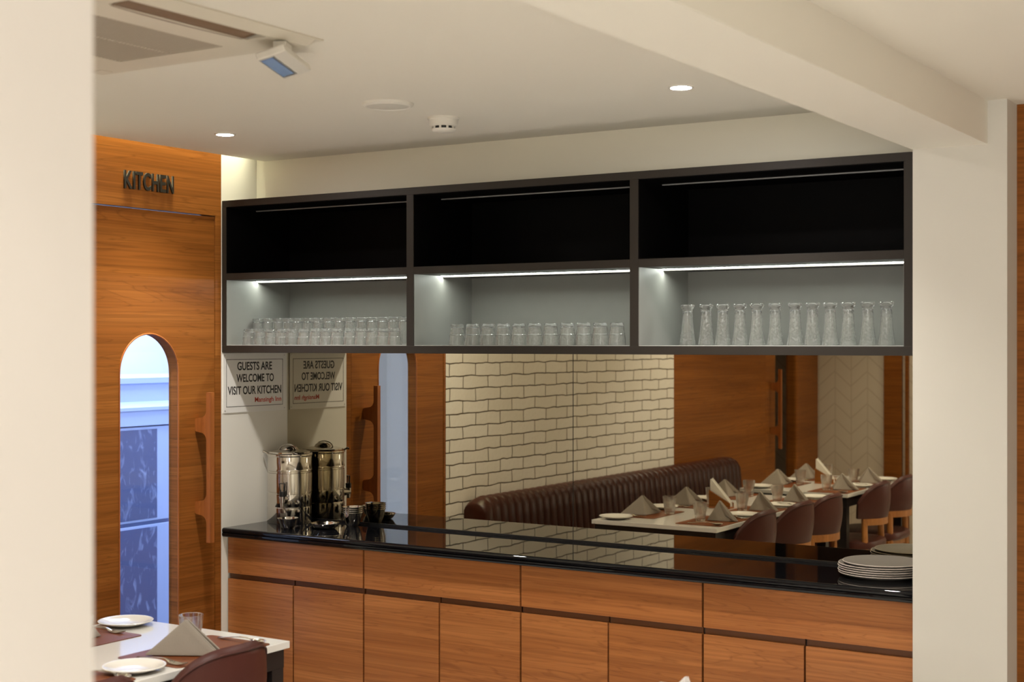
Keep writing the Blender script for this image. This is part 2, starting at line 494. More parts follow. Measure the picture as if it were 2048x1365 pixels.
# kitchen door leaf with the arched light
def door_leaf():
    bm = bm_new()
    xf, xb = XL - 0.002, XL - 0.052
    y0, y1, zt = 3.470, 4.180, 2.098
    a0, a1, zs, zb = 3.690, 3.985, 1.488, 0.30
    yc, r = (a0 + a1) / 2, (a1 - a0) / 2
    arch = [(yc - r * math.cos(PI * k / 28), zs + r * math.sin(PI * k / 28)) for k in range(29)]
    def quad(p, q, s, t):
        for x in (xf, xb):
            bm.faces.new([bm.verts.new((x, y, z)) for (y, z) in (p, q, s, t)])
    quad((y0, 0.01), (a0, 0.01), (a0, zt), (y0, zt))
    quad((a1, 0.01), (y1, 0.01), (y1, zt), (a1, zt))
    quad((a0, 0.01), (a1, 0.01), (a1, zb), (a0, zb))
    for p, q in zip(arch[:-1], arch[1:]):
        quad(p, q, (q[0], zt), (p[0], zt))
    loop = [(a0, zb)] + arch + [(a1, zb)]
    for k in range(len(loop)):
        p, q = loop[k], loop[(k + 1) % len(loop)]
        bm.faces.new([bm.verts.new(v) for v in ((xf, *p), (xf, *q), (xb, *q), (xb, *p))])
    outer = [(y0, 0.01), (y1, 0.01), (y1, zt), (y0, zt)]
    for k in range(4):
        p, q = outer[k], outer[(k + 1) % 4]
        bm.faces.new([bm.verts.new(v) for v in ((xf, *p), (xf, *q), (xb, *q), (xb, *p))])
    return bm, loop
bm, aloop = door_leaf()
door = obj('door_1', bm, 'teak_wall'); door['kind'] = 'structure'
door['label'] = 'teak kitchen door with a tall arched window'
# arched glass
b = bm_new()
prism(b, aloop, lambda p: (XL - 0.046, p[0], p[1]), lambda p: (XL - 0.040, p[0], p[1]))
gp = obj('glass_pane', b, 'pane', door); gp['label'] = 'clear arched glass pane'
b = bm_new()
tube(b, [(XL - 0.001, y, z) for (y, z) in aloop], 0.003, seg=8, caps=False)
obj('arch_trim', b, 'teak_handle', door, smooth=True)

def handle_poly():
    # side view (x out of the door, z up) of the carved bar with two feet
    o0, o1 = 0.060, 0.082
    pts = [(o1, 0.83), (o1, 1.41), (o0, 1.41)]
    def foot(zt, zb):
        p = []
        r = 0.03
        for k in range(7):
            t = PI / 2 * k / 6
            p.append((o0 - r + r * math.cos(t), zt + r - r * math.sin(t)))
        p += [(0.004, zt - 0.004), (0.0, zt - 0.01), (0.0, zb + 0.01), (0.004, zb + 0.004)]
        for k in range(7):
            t = PI / 2 * (1 - k / 6)
            p.append((o0 - r + r * math.cos(t), zb - r + r * math.sin(t)))
        return p
    pts += foot(1.312, 1.254) + foot(0.989, 0.934)
    pts += [(o0, 0.83)]
    return pts
def door_handle(y, parent, x=XL - 0.002):
    b = bm_new()
    prism(b, handle_poly(), lambda p: (x + p[0], y - 0.011, p[1]), lambda p: (x + p[0], y + 0.011, p[1]))
    eds = [e for e in b.edges if e.calc_face_angle(0) > 0.6]
    bmesh.ops.bevel(b, geom=eds, offset=0.004, segments=2, affect='EDGES')
    h = obj('door_handle', b, 'teak_handle', parent, smooth=True)
    h['label'] = 'carved wooden pull handle'
    return h
door_handle(4.085, door)

# teak wall at the far end of the brick wall, with a second door
struct('wall_left_teak', box(bm_new(), XL - 0.08, XL, -0.596, 0.9195, 0, ZT), 'teak_wall')
d2 = obj('door_2', box(bm_new(), XL - 0.055, XL - 0.002, -0.78, -0.602, 0.01, 2.2), 'teak_wall')
d2['kind'] = 'structure'; d2['label'] = 'teak door edge seen in the mirror'
door_handle(-0.70, d2)
struct('wall_left_recess', box(bm_new(), -4.50, -4.42, YE, 0.3, 0, ZT), 'grey_wall')
b = bm_new(); box(b, XL - 0.09, XL, YE + 0.001, -1.20, 0, ZT, bevel=0.02)
struct('trim_1', b, 'teak_wall')
# end wall behind the camera: wallpaper, a teak strip, wallpaper
struct('wall_front', box(bm_new(), -4.9, 3.1, YE - 0.1, YE, 0, ZT), 'wallpaper')
struct('trim_2', box(bm_new(), -3.50, -3.36, YE, YE + 0.03, 0, 1.718), 'teak_wall')
struct('trim_3', box(bm_new(), -3.335, -3.31, YE, YE + 0.03, 0, 1.718), 'teak_wall')

struct('added_header', box(bm_new(), -4.4, -2.4, YE, YE + 0.025, 1.72, ZC - 0.002), 'header_dark')  # unseen header, added to darken what the counter reflects of this wall

# kitchen room beyond the door
struct('wall_kitchen', box(bm_new(), -6.2, -6.1, 1.2, 6.6, 0, ZT), 'kitchen_white')
struct('wall_kitchen_near', box(bm_new(), -6.1, -4.12, 1.1, 1.2, 0, ZT), 'kitchen_white')
struct('wall_kitchen_far', box(bm_new(), -6.1, -4.12, 6.5, 6.6, 0, ZT), 'kitchen_white')
struct('wall_kitchen_right', box(bm_new(), -4.12, -4.112, 4.22, 6.6, 0, ZT), 'kitchen_white')
struct('floor_kitchen', box(bm_new(), -6.1, -4.12, 1.2, 6.5, -0.1, 0.0), 'kitchen_floor')
struct('ceiling_kitchen', box(bm_new(), -6.1, -4.115, 1.2, 6.5, 2.5, 2.555), 'kitchen_white')

# ------------------------------------------------------------------ lamps
def spot(x, y, z, watts, parent=None):
    ld = bpy.data.lights.new('downlight_beam', 'SPOT')
    ld.energy = watts; ld.color = DOWN_COL
    ld.spot_size = math.radians(116); ld.spot_blend = 0.85; ld.shadow_soft_size = 0.03
    o = bpy.data.objects.new('downlight_beam', ld); COL.objects.link(o)
    o.location = (x, y, z - 0.012)
    return o

def downlight_parts():
    t = thing('downlight', '', 'ceiling light', (0, 0, 0), group='round recessed downlights')
    b = bm_new(); lathe(b, [(0.030, 0.0), (0.030, -0.004), (0.037, -0.003), (0.038, 0.0)], 36)
    obj('trim_ring', b, 'white_plastic', t, smooth=True)
    b = bm_new(); lathe(b, [(0, -0.003), (0.0305, -0.003)], 36)
    obj('lens', b, 'lamp', t)
    return t
DL = downlight_parts()
DL.location = (-3.58, 3.765, ZC)
DL['label'] = 'lit round ceiling downlight nearest the kitchen door'
dup(DL, (-1.81, 3.775, ZC), 0, 'lit round ceiling downlight beside the ceiling beam')
for (x, y, z, k) in ((-3.58, 3.765, ZC, 1.2), (-1.81, 3.775, ZC, 1.2), (-2.75, 1.55, ZC, 1.0), (-1.75, 2.1, ZC, 2.4), (-3.45, 0.9, ZC, 0.9), (-1.9, 0.5, ZC, 1.6),
                     (-3.3, -0.9, ZC, 0.6), (-1.9, -1.0, ZC, 0.6), (-0.3, 3.5, ZR, 0.2), (1.4, 3.3, ZR, 0.3), (-0.3, 2.0, ZR, 0.25), (1.4, 1.6, ZR, 0.6), (-0.2, 0.2, ZR, 0.4), (1.4, -0.4, ZR, 0.8)):
    spot(x, y, z, DOWN_W * k)
sp_ = spot(-0.74, 0.80, ZR, 4.0); sp_.data.spot_size = math.radians(95); sp_.data.spot_blend = 0.5

ld = bpy.data.lights.new('cove_light', 'AREA'); ld.shape = 'RECTANGLE'; ld.size = 5.0; ld.size_y = 0.02
ld.energy = COVE_W; ld.spread = math.radians(38); ld.color = (1.0, 0.97, 0.68)
cv = bpy.data.objects.new('cove_light', ld); COL.objects.link(cv)
cv.location = (XL + 0.034, 1.86, 2.58)
# long side must run along the wall (y)
dv = Vector((-0.10, 0, -1.0)).normalized()
zax = -dv; xax = Vector((0, 1, 0)); yax = zax.cross(xax)
cv.rotation_euler = Matrix((xax, yax, zax)).transposed().to_euler()

ld = bpy.data.lights.new('kitchen_light', 'AREA'); ld.shape = 'RECTANGLE'; ld.size = 1.2; ld.size_y = 3.0
ld.energy = KITCHEN_W; ld.color = (0.70, 0.78, 1.0)
kl = bpy.data.objects.new('kitchen_light', ld); COL.objects.link(kl); kl.location = (-5.0, 4.2, 2.48)

# added window, unseen behind the camera; its area lamp is fill light
b = bm_new()
for (xa, xb, za, zb) in ((-0.9, -0.84, 0.8, 2.1), (1.54, 1.6, 0.8, 2.1), (0.32, 0.38, 0.86, 2.04), (-0.84, 1.54, 0.8, 0.86), (-0.84, 1.54, 2.04, 2.1)):
    box(b, xa, xb, YE, YE + 0.05, za, zb)
wn = struct('fill_window', b, 'white_plastic')
obj('glass_pane', box(bm_new(), -0.84, 1.54, YE + 0.001, YE + 0.006, 0.86, 2.04), 'kitchen_white', wn)
ld = bpy.data.lights.new('window_fill', 'AREA'); ld.shape = 'RECTANGLE'; ld.size = 2.38; ld.size_y = 1.18
ld.energy = FILL_W; ld.color = (1.0, 0.97, 0.94)
wl = bpy.data.objects.new('window_fill', ld); COL.objects.link(wl)
wl.location = (0.35, YE + 0.06, 1.45); wl.rotation_euler = (PI / 2, 0, 0)

# ------------------------------------------------------------------ wall shelf over the counter
SH = thing('wall_shelf', 'long charcoal open wall shelf of six bays over the mirror and counter', 'shelf', (0, 0, 0))
X = [-4.029, -4.007, -3.121, -3.090, -2.209, -2.178, -1.298, -1.2715]
Z0, Z1, Z2, Z3, Z4, Z5 = 1.563, 1.591, 1.850, 1.876, 2.139, 2.165
YK = 4.60
obj('top_board', box(bm_new(), X[0], X[7], YF, YK, Z4, Z5, 0.001), 'shelf', SH)
obj('bottom_board', box(bm_new(), X[0], X[7], YF, YK, Z0, Z1, 0.001), 'shelf', SH)
for a, c in ((X[0], X[1]), (X[6], X[7])):
    obj('side_panel', box(bm_new(), a, c, YF, YK, Z1, Z4, 0.0005), 'shelf', SH)
for a, c in ((X[2], X[3]), (X[4], X[5])):
    obj('divider', box(bm_new(), a, c, YF, YK, Z1, Z4, 0.0005), 'shelf', SH)
BAYS = ((X[1], X[2]), (X[3], X[4]), (X[5], X[6]))
for a, c in BAYS:
    obj('middle_board', box(bm_new(), a, c, YF, YK, Z2, Z3, 0.0005), 'shelf', SH)
    # lit lower bay: grey lining
    b = bm_new()
    box(b, a, c, YK - 0.004, YK, Z1, Z2)
    box(b, a, a + 0.002, YF + 0.003, YK, Z1, Z2)
    box(b, c - 0.002, c, YF + 0.003, YK, Z1, Z2)
    q = obj('bay_floor', box(bm_new(), a + 0.002, c - 0.002, YF + 0.003, YK - 0.004, Z1, Z1 + 0.002), 'bay_floor', SH); q['label'] = 'pale shiny floor of the lit bay'
    q = obj('bay_lining', b, 'shelf_in', SH); q['label'] = 'grey lining of the lit lower bay'
    # unlit upper bay: lining near-black to stand for its shade
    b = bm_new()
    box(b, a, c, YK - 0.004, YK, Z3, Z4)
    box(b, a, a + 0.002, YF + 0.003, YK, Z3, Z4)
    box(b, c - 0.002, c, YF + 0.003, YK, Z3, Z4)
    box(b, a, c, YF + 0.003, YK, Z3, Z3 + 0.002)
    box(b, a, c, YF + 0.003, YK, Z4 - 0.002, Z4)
    q = obj('bay_lining', b, 'shelf_shade', SH); q['label'] = 'upper bay lining with its shade painted black'
    q = obj('led_strip', box(bm_new(), a + 0.003, c - 0.003, 4.388, 4.400, Z2 - 0.0024, Z2), 'led', SH); q['label'] = 'lit white led strip'
    obj('led_housing', box(bm_new(), a + 0.003, c - 0.003, 4.4002, 4.4022, Z2 - 0.0052, Z2), 'shelf', SH)
    q = obj('led_strip', box(bm_new(), a + 0.003, c - 0.003, 4.390, 4.398, Z4 - 0.006, Z4 - 0.002), 'led_off', SH); q['label'] = 'unlit led strip'

# ------------------------------------------------------------------ mirror and counter
ZK = 0.867
XS = -2.648
MR = tag(obj('mirror_panel', box(bm_new(), XL + 0.001, XS - 0.0015, YM, YM + 0.005, ZK + 0.006, Z0 - 0.001), 'mirror'),
         'bronze tinted mirror pane between counter and shelf, beside the steel urn', 'mirror', 'bronze mirror panes over the counter')
tag(obj('mirror_panel', box(bm_new(), XS + 0.0015, XC0 - 0.001, YM, YM + 0.005, ZK + 0.006, Z0 - 0.001), 'mirror'),
    'bronze tinted mirror pane behind the stacked stoneware plates', 'mirror', 'bronze mirror panes over the counter')
struct('trim_4', box(bm_new(), XL + 0.001, XC0 - 0.001, YM - 0.004, YM - 0.0005, ZK + 0.0005, ZK + 0.009), 'sealant')
struct('trim_5', box(bm_new(), XS - 0.0014, XS + 0.0014, YM + 0.001, YM + 0.005, ZK + 0.006, Z0 - 0.001), 'sealant')

def counter_profile():
    p = [(YM - 0.001, ZK), (YF + 0.016, ZK), (YF + 0.0125, ZK), (YF + 0.010, ZK)]
    for k in range(1, 6):
        t = PI / 2 * k / 5
        p.append((YF + 0.010 - 0.010 * math.sin(t), ZK - 0.010 + 0.010 * math.cos(t)))
    p += [(YF + 0.001, ZK - 0.016), (YF + 0.005, ZK - 0.018), (YF + 0.001, ZK - 0.020)]
    for k in range(0, 6):
        t = PI / 2 * k / 5
        p.append((YF + 0.010 - 0.010 * math.cos(t), ZK - 0.026 - 0.010 * math.sin(t)))
    p.append((YM - 0.001, ZK - 0.036))
    return p
b = bm_new()
prism(b, counter_profile(), lambda p: (XL + 0.001, p[0], p[1]), lambda p: (XC0 - 0.001, p[0], p[1]))
tag(obj('countertop', b, 'granite', smooth=True, angle=50), 'polished black granite countertop on the teak base cabinets', 'countertop')

# base cabinets
ZB = 0.830
CX = [-4.028, -3.342, -2.652, -1.961, -1.272]
YD = 4.250
clab = ['teak base cabinet with long drawer, next to the kitchen door and behind the table',
        'teak base cabinet, second along from the kitchen door',
        'teak base cabinet, third along from the kitchen door',
        'teak base cabinet at the column end of the counter, below the plate stack']
for i in range(4):
    a, c = CX[i], CX[i + 1]
    t = thing('base_cabinet', clab[i], 'cabinet', (0, 0, 0), group='teak base cabinets under the counter')
    obj('carcass', box(bm_new(), a + 0.001, c - 0.001, YD + 0.022, YM - 0.002, 0.10, ZB), 'black_metal', t)
    obj('plinth', box(bm_new(), a + 0.001, c - 0.001, YD + 0.06, YM - 0.01, 0.0, 0.10), 'black_metal', t)
    q = obj('drawer', box(bm_new(), a + 0.0036, c - 0.0036, YD, YD + 0.02, 0.685, ZB - 0.001, 0.001), 'teak', t)
    q.location = (0, 0, 0)
    mid = (a + c) / 2
    for (p0, p1) in ((a + 0.0036, mid - 0.0032), (mid + 0.0032, c - 0.0036)):
        obj('door', box(bm_new(), p0, p1, YD, YD + 0.02, 0.105, 0.663, 0.001), 'teak', t)
        obj('finger_groove', box(bm_new(), p0, p1, YD + 0.012, YD + 0.021, 0.6635, 0.6845), 'channel', t)

# ------------------------------------------------------------------ wall sign and kitchen lettering
SG = thing('wall_sign', 'white framed sign reading GUESTS ARE WELCOME TO VISIT OUR KITCHEN', 'sign', (XL, 4.41, 1.44))
sy, sz = 4.41, 1.44
def sgn(u0, v0):  # board coordinates to world offsets (relative to the empty)
    return lambda u, v, w_: Vector((0.0036 + w_, u0 + u, v0 + v))
obj('board', box(bm_new(), 0.0005, 0.0035, -0.186, 0.188, -0.119, 0.121, 0.001), 'sign', SG)
b = bm_new()
for (y0, y1, z0, z1) in ((-0.168, 0.168, 0.0935, 0.0955), (-0.168, 0.168, -0.0955, -0.0935), (-0.168, -0.166, -0.0955, 0.0955), (0.166, 0.168, -0.0955, 0.0955)):
    box(b, 0.0035, 0.0039, y0, y1, z0, z1)
obj('border_line', b, 'sign_black', SG)
for txt, wd, u0, v0, hh in (('GUESTS ARE', 0.206, -0.105, 0.051, 0.034), ('WELCOME TO', 0.222, -0.110, 0.003, 0.033), ('VISIT OUR KITCHEN', 0.318, -0.160, -0.047, 0.034)):
    q = obj('lettering', text_bm(txt, sgn(u0, v0), wd, hh, 0.0004, 0.022), 'sign_black', SG)
    q['label'] = 'black line reading ' + txt
q = obj('lettering', text_bm('Mansingh Inn', sgn(-0.002, -0.086), 0.160, 0.026, 0.0004, 0.016, 1.0), 'sign_red', SG); q['label'] = 'red line reading Mansingh Inn'
for y in (-0.176, 0.178):
    for z in (-0.109, 0.111):
        b = bm_new(); lathe(b, [(0, 0.0), (0.003, 0.0), (0.003, 0.0015), (0, 0.002)], 10)
        bmesh.ops.transform(b, matrix=Matrix.Translation((0.0034, y, z)) @ Matrix.Rotation(PI / 2, 4, 'Y'), verts=b.verts)
        obj('screw', b, 'steel_brushed', SG, smooth=True)

# KITCHEN: raised letters above the door
KT = thing('kitchen_lettering', 'raised dark capital letters spelling KITCHEN above the arched door', 'sign', (XL, 3.85, 2.17))
def kt_map(u0):
    return lambda u, v, w_: Vector((0.0005 + w_, u0 + u, v))
lets = [('K', 0.000, 0.040), ('I', 0.0435, 0.0095), ('T', 0.057, 0.034), ('C', 0.094, 0.037), ('H', 0.137, 0.033), ('E', 0.177, 0.030), ('N', 0.213, 0.034)]
KY0, KW = 3.708 - 3.85, 0.2475
for ch, u, wd in lets:
    q = obj('letter', text_bm(ch, kt_map(KY0 + u), wd, 0.066, 0.006, 0.022), 'letters', KT)
    q['label'] = 'dark raised letter ' + ch

# ------------------------------------------------------------------ ceiling fittings
SP = thing('ceiling_speaker', 'large flat white round ceiling speaker without light', 'speaker', (-2.70, 3.555, ZC))
b = bm_new(); lathe(b, [(0.066, 0.0), (0.066, -0.010), (0.070, -0.012), (0.078, -0.007), (0.080, 0.0)], 48)
obj('rim', b, 'white_plastic', SP, smooth=True)
b = bm_new(); lathe(b, [(0, -0.013), (0.03, -0.0125), (0.066, -0.009)], 48)
obj('grille', b, 'white_plastic', SP, smooth=True)
SD = thing('smoke_detector', 'white smoke detector with dark vents under the ceiling', 'smoke detector', (-2.715, 3.875, ZC))
b = bm_new(); lathe(b, [(0, 0), (0.046, 0), (0.046, -0.006), (0.042, -0.008), (0.041, -0.022), (0.036, -0.026), (0, -0.026)], 40)
obj('base', b, 'white_plastic', SD, smooth=True)
b = bm_new(); lathe(b, [(0, -0.026), (0.031, -0.026), (0.031, -0.034), (0, -0.034)], 40)
obj('vent_chamber', b, 'black_plastic', SD, smooth=True)
b = bm_new()
for k in range(10):
    t = 2 * PI * k / 10
    box(b, 0.029, 0.0345, -0.003, 0.003, -0.035, -0.0255, mat=Matrix.Rotation(t, 4, 'Z'))
obj('vent_ribs', b, 'white_plastic', SD)
b = bm_new(); lathe(b, [(0, -0.0335), (0.036, -0.0335), (0.034, -0.038), (0.028, -0.042), (0, -0.043)], 40)
obj('cap', b, 'white_plastic', SD, smooth=True)

for c_ in SD.children: c_.data.transform(Matrix.Scale(1.14, 4))

# air-conditioner cassette
AC = thing('air_conditioner', 'white square ceiling cassette air conditioner with a brown open vane', 'air conditioner', (-2.648, 2.335, ZC))
S = 0.386
def rrect(s, r, n=6):
    out = []
    for cx, cy, a0 in ((s - r, s - r, 0), (-s + r, s - r, PI / 2), (-s + r, -s + r, PI), (s - r, -s + r, 1.5 * PI)):
        for k in range(n + 1):
            t = a0 + PI / 2 * k / n
            out.append((cx + r * math.cos(t), cy + r * math.sin(t)))
    return out
GX, GY = 0.180, 0.255          # half size of the intake grille
SX0, SX1, SL = 0.283, 0.346, 0.215   # air slot along the two x sides
SYC = 0.012
def frame_bm():
    """panel with two air slots and a hole for the grille, its outer border sloping up to the ceiling."""
    bm = bm_new()
    def grid(xs, ys, skip):
        for i in range(len(xs) - 1):
            for j in range(len(ys) - 1):
                mx, my = (xs[i] + xs[i + 1]) / 2, (ys[j] + ys[j + 1]) / 2
                if skip(mx, my): continue
                q = []
                for (x, y) in ((xs[i], ys[j]), (xs[i + 1], ys[j]), (xs[i + 1], ys[j + 1]), (xs[i], ys[j + 1])):
                    z = -0.004 if max(abs(x), abs(y)) > S - 1e-4 else -0.018
                    q.append(((x, y, z), (x, y, -0.0005)))
                lo = [bm.verts.new(p[0]) for p in q]; hi = [bm.verts.new(p[1]) for p in q]
                bm.faces.new(lo[::-1]); bm.faces.new(hi)
                for k in range(4): bm.faces.new((lo[k], lo[(k + 1) % 4], hi[(k + 1) % 4], hi[k]))
    xs = [-S, -S + 0.03, -SX1, -SX0, -GX, GX, SX0, SX1, S - 0.03, S]
    ys = [-S, -S + 0.03, -GY, -SL + SYC, SL + SYC, GY, S - 0.03, S]
    def skip(mx, my):
        if abs(mx) < GX and abs(my) < GY: return True
        return SX0 < abs(mx) < SX1 and abs(my - SYC) < SL
    grid(xs, ys, skip)
    bmesh.ops.remove_doubles(bm, verts=bm.verts, dist=1e-5)
    return bm
obj('panel', frame_bm(), 'ac_plastic', AC)
b = bm_new()
for k in range(44):
    y = -GY + 0.002 + k * 0.0115
    box(b, -GX + 0.001, GX - 0.001, y, y + 0.0062, -0.0170, -0.011)
box(b, -0.004, 0.004, -GY, GY, -0.0165, -0.010)
obj('intake_grille', b, 'grille', AC)
obj('grille_backing', box(bm_new(), -GX, GX, -GY, GY, -0.009, -0.001), 'vane', AC)
for s_ in (-1, 1):
    xa, xb = sorted((s_ * SX0, s_ * SX1))
    obj('slot_backing', box(bm_new(), xa, xb, SYC - SL, SYC + SL, -0.004, -0.001), 'dark_slot', AC)
    b = bm_new()
    rows = []
    n = 20
    for k in range(n + 1):
        t = -1 + 2 * k / n
        y = SYC + t * (SL - 0.012)
        out = 0.0 if 0.45 < abs(t) < 0.85 else 0.012
        bulge = 0.010 * (1 - t * t)
        rows.append([b.verts.new((s_ * (SX0 - 0.006 - bulge), y, -0.0185)), b.verts.new((s_ * (SX0 + 0.020), y, -0.0150)), b.verts.new((s_ * (SX1 - 0.018 + out), y, -0.0075))])
    for p, q in zip(rows[:-1], rows[1:]):
        for k in range(2): b.faces.new((p[k], p[k + 1], q[k + 1], q[k]))
    v = obj('vane', b, 'vane', AC, smooth=True)
    sd = v.modifiers.new('thickness', 'SOLIDIFY'); sd.thickness = 0.0015
for (x, y) in ((0.32, -0.32), (-0.32, 0.32), (-0.32, -0.32)):
    obj('corner_cap', box(bm_new(), x - 0.02, x + 0.02, y - 0.02, y + 0.02, -0.0195, -0.0182, 0.0005), 'ac_plastic', AC)
# tilted control box with a blue display, under the cassette's corner
RC = thing('control_box', 'small white control box with blue display under the air conditioner corner', 'control panel', (-2.357, 2.685, 2.288), math.atan2(0.232, -0.115))
tilt = Matrix.Rotation(math.radians(-17), 4, 'X')
b = bm_new(); box(b, -0.126, 0.126, -0.036, 0.036, -0.009, 0.009, 0.003, mat=None)
bmesh.ops.transform(b, matrix=tilt, verts=b.verts)
obj('case', b, 'white_plastic', RC)
b = bm_new(); box(b, -0.118, 0.102, -0.003, 0.033, -0.0105, -0.0085)
bmesh.ops.transform(b, matrix=tilt, verts=b.verts)
obj('display_frame', b, 'steel_brushed', RC)
b = bm_new(); box(b, -0.112, 0.084, 0.001, 0.030, -0.0115, -0.0100)
bmesh.ops.transform(b, matrix=tilt, verts=b.verts)
obj('display', b, 'blue_screen', RC)
b = bm_new(); box(b, -0.10, -0.04, -0.03, 0.0, 0.006, 0.031)
obj('bracket', b, 'white_plastic', RC)

# ------------------------------------------------------------------ kitchen refrigerator seen through the arch
KF = thing('display_fridge', 'steel topped display fridge seen through the arched kitchen window', 'fridge', (-5.35, 5.0, 0))
b = bm_new(); box(b, -0.33, 0.33, -0.95, 0.95, 0.10, 1.22)
obj('body', b, 'fridge_panel', KF)
b = bm_new()
prism(b, [(-0.33, 1.22), (0.36, 1.22), (0.36, 1.285), (0.37, 1.29), (0.37, 1.305), (0.33, 1.33), (0.33, 1.41), (0.345, 1.415), (0.345, 1.44), (-0.33, 1.44)],
      lambda p: (p[0], -0.95, p[1]), lambda p: (p[0], 0.95, p[1]))
obj('top_fascia', b, 'fridge_frame', KF)
for y0, y1 in ((-0.94, -0.10), (-0.08, 0.94)):
    for z0, z1 in ((0.775, 1.213), (0.16, 0.758)):
        q = obj('door', box(bm_new(), 0.331, 0.350, y0, y1, z0, z1, 0.003), 'fridge_frame', KF)
        obj('glass', box(bm_new(), 0.3495, 0.3525, y0 + 0.02, y1 - 0.095, z0 + 0.012, z1 - 0.012), 'fridge_glass', q)
for x in (-0.28, 0.28):
    for y in (-0.88, 0.88):
        obj('leg', box(bm_new(), x - 0.02, x + 0.02, y - 0.02, y + 0.02, 0, 0.10), 'steel_brushed', KF)

# ------------------------------------------------------------------ glassware
def tumbler_bm(h, rb, rt, wall=0.0018, base=0.012, facets=9, step=0.5, bulge=0.0, inv=True):
    """straight tumbler, rim radius rt, base radius rb; a step in the wall at step*h; inv turns it rim down."""
    zs = step * h
    r_s = rb + (rt - rb) * step
    outer = [(0, 0.0045), (rb * 0.45, 0.0036), (rb * 0.72, 0.0012), (rb * 0.82, 0), (rb * 0.93, 0.0004), (rb, 0.0028), (rb + (r_s - rb) * 0.5, zs * 0.5), (r_s - 0.0006, zs - 0.001), (r_s + bulge, zs + 0.0012), (rt, h - 0.0008)]
    inner = [(rt - wall * 0.5, h), (rt - wall, h - 0.0008), (r_s - wall, zs), (rb * 0.98 - wall, base + 0.003), (rb * 0.7, base), (0, base)]
    def rf(r, z, t):
        if facets and 0.002 < z < zs and r > rb * 0.9:
            k = 1 - 0.045 * abs(math.sin(facets * t / 2)) * math.sin(PI * min(1, z / zs))
            return r * k
        return r
    bm = bm_new()
    lathe(bm, outer + inner, 36, rfun=rf)
    if inv:
        bmesh.ops.transform(bm, matrix=Matrix.Translation((0, 0, h)) @ Matrix.Rotation(PI, 4, 'X'), verts=bm.verts)
    return bm

def footed_bm(h):
    """tapered footed glass, standing rim down with its thick foot on top (z measured from the rim)."""
    outer = [(0, h), (0.021, h), (0.0228, h - 0.002), (0.0226, h - 0.006), (0.0195, h - 0.012), (0.0172, h - 0.018), (0.0168, h - 0.026),
             (0.0176, h - 0.05), (0.0200, h - 0.080), (0.0232, h - 0.105), (0.0272, 0.0008)]
    inner = [(0.0266, 0.0), (0.0258, 0.0008), (0.0216, h - 0.105), (0.0184, h - 0.080), (0.0160, h - 0.05), (0.0150, h - 0.028), (0.010, h - 0.021), (0, h - 0.020)]
    bm = bm_new(); lathe(bm, outer + inner, 36)
    return bm

def ux(px, y):
    u = (px - 1024) / 2884.0
    th = math.radians(32.3)
    dx = -math.sin(th) + u * math.cos(th); dy = math.cos(th) + u * math.sin(th)
    return dx / dy * y

ZS = Z1 + 0.0021
def row(name, mesh_bm, xs, y, labelf, cat, group):
    first = None
    n = len(xs)
    for i, x in enumerate(xs):
        if first is None:
            o = obj(name, mesh_bm, 'glass', smooth=True, angle=35); first = o
        else:
            o = first.copy(); COL.objects.link(o)
        o.location = (x, y + random.uniform(-0.002, 0.002), ZS)
        o.rotation_euler = (0, 0, random.uniform(0, 6))
        tag(o, labelf(i, n), cat, group)
P1 = [440 + v / 5.12 for v in (298, 410, 522, 638, 738, 862, 978, 1088, 1198, 1332, 1445, 1560, 1675, 1787)]
P2 = [440 + v / 5.12 for v in (388, 488, 595, 700, 797, 900, 1008, 1118, 1228, 1340, 1455, 1557, 1668, 1778, 1886)]
P3 = [820 + v / 4.452 for v in (418, 556, 694, 832, 968, 1110, 1255, 1400, 1545, 1695, 1845)]
P4 = [1260 + v / 3.531 for v in (408, 540, 657, 777, 898, 1025, 1165, 1290, 1415, 1540, 1680, 1812)]
row('tumbler_glass', tumbler_bm(0.0635, 0.0205, 0.0268, step=0.50, bulge=0.0014), [ux(p, 4.285) for p in P1], 4.285,
    lambda i, n: 'short upside-down tumbler, %s from the left in the front row, left lit bay' % ORD[i], 'glass', 'short tumblers in the left lit bay')
row('highball_glass', tumbler_bm(0.1065, 0.0205, 0.0240, step=0.2, facets=0, base=0.014), [ux(p, 4.372) for p in P2], 4.372,
    lambda i, n: 'tall slim upside-down glass, %s from the left in the back row, left lit bay' % ORD[i], 'glass', 'tall glasses at the back of the left lit bay')
row('tumbler_glass', tumbler_bm(0.0765, 0.0238, 0.0302, step=0.50, bulge=0.0016), [ux(p, 4.30) for p in P3], 4.30,
    lambda i, n: 'upside-down faceted tumbler, %s from the left in the middle lit bay' % ORD[i], 'glass', 'faceted tumblers in the middle lit bay')
row('footed_glass', footed_bm(0.134), [ux(p, 4.33) for p in P4], 4.33,
    lambda i, n: 'tapered upside-down footed glass, %s from the left in the right lit bay' % ORD[i], 'glass', 'footed glasses in the right lit bay')

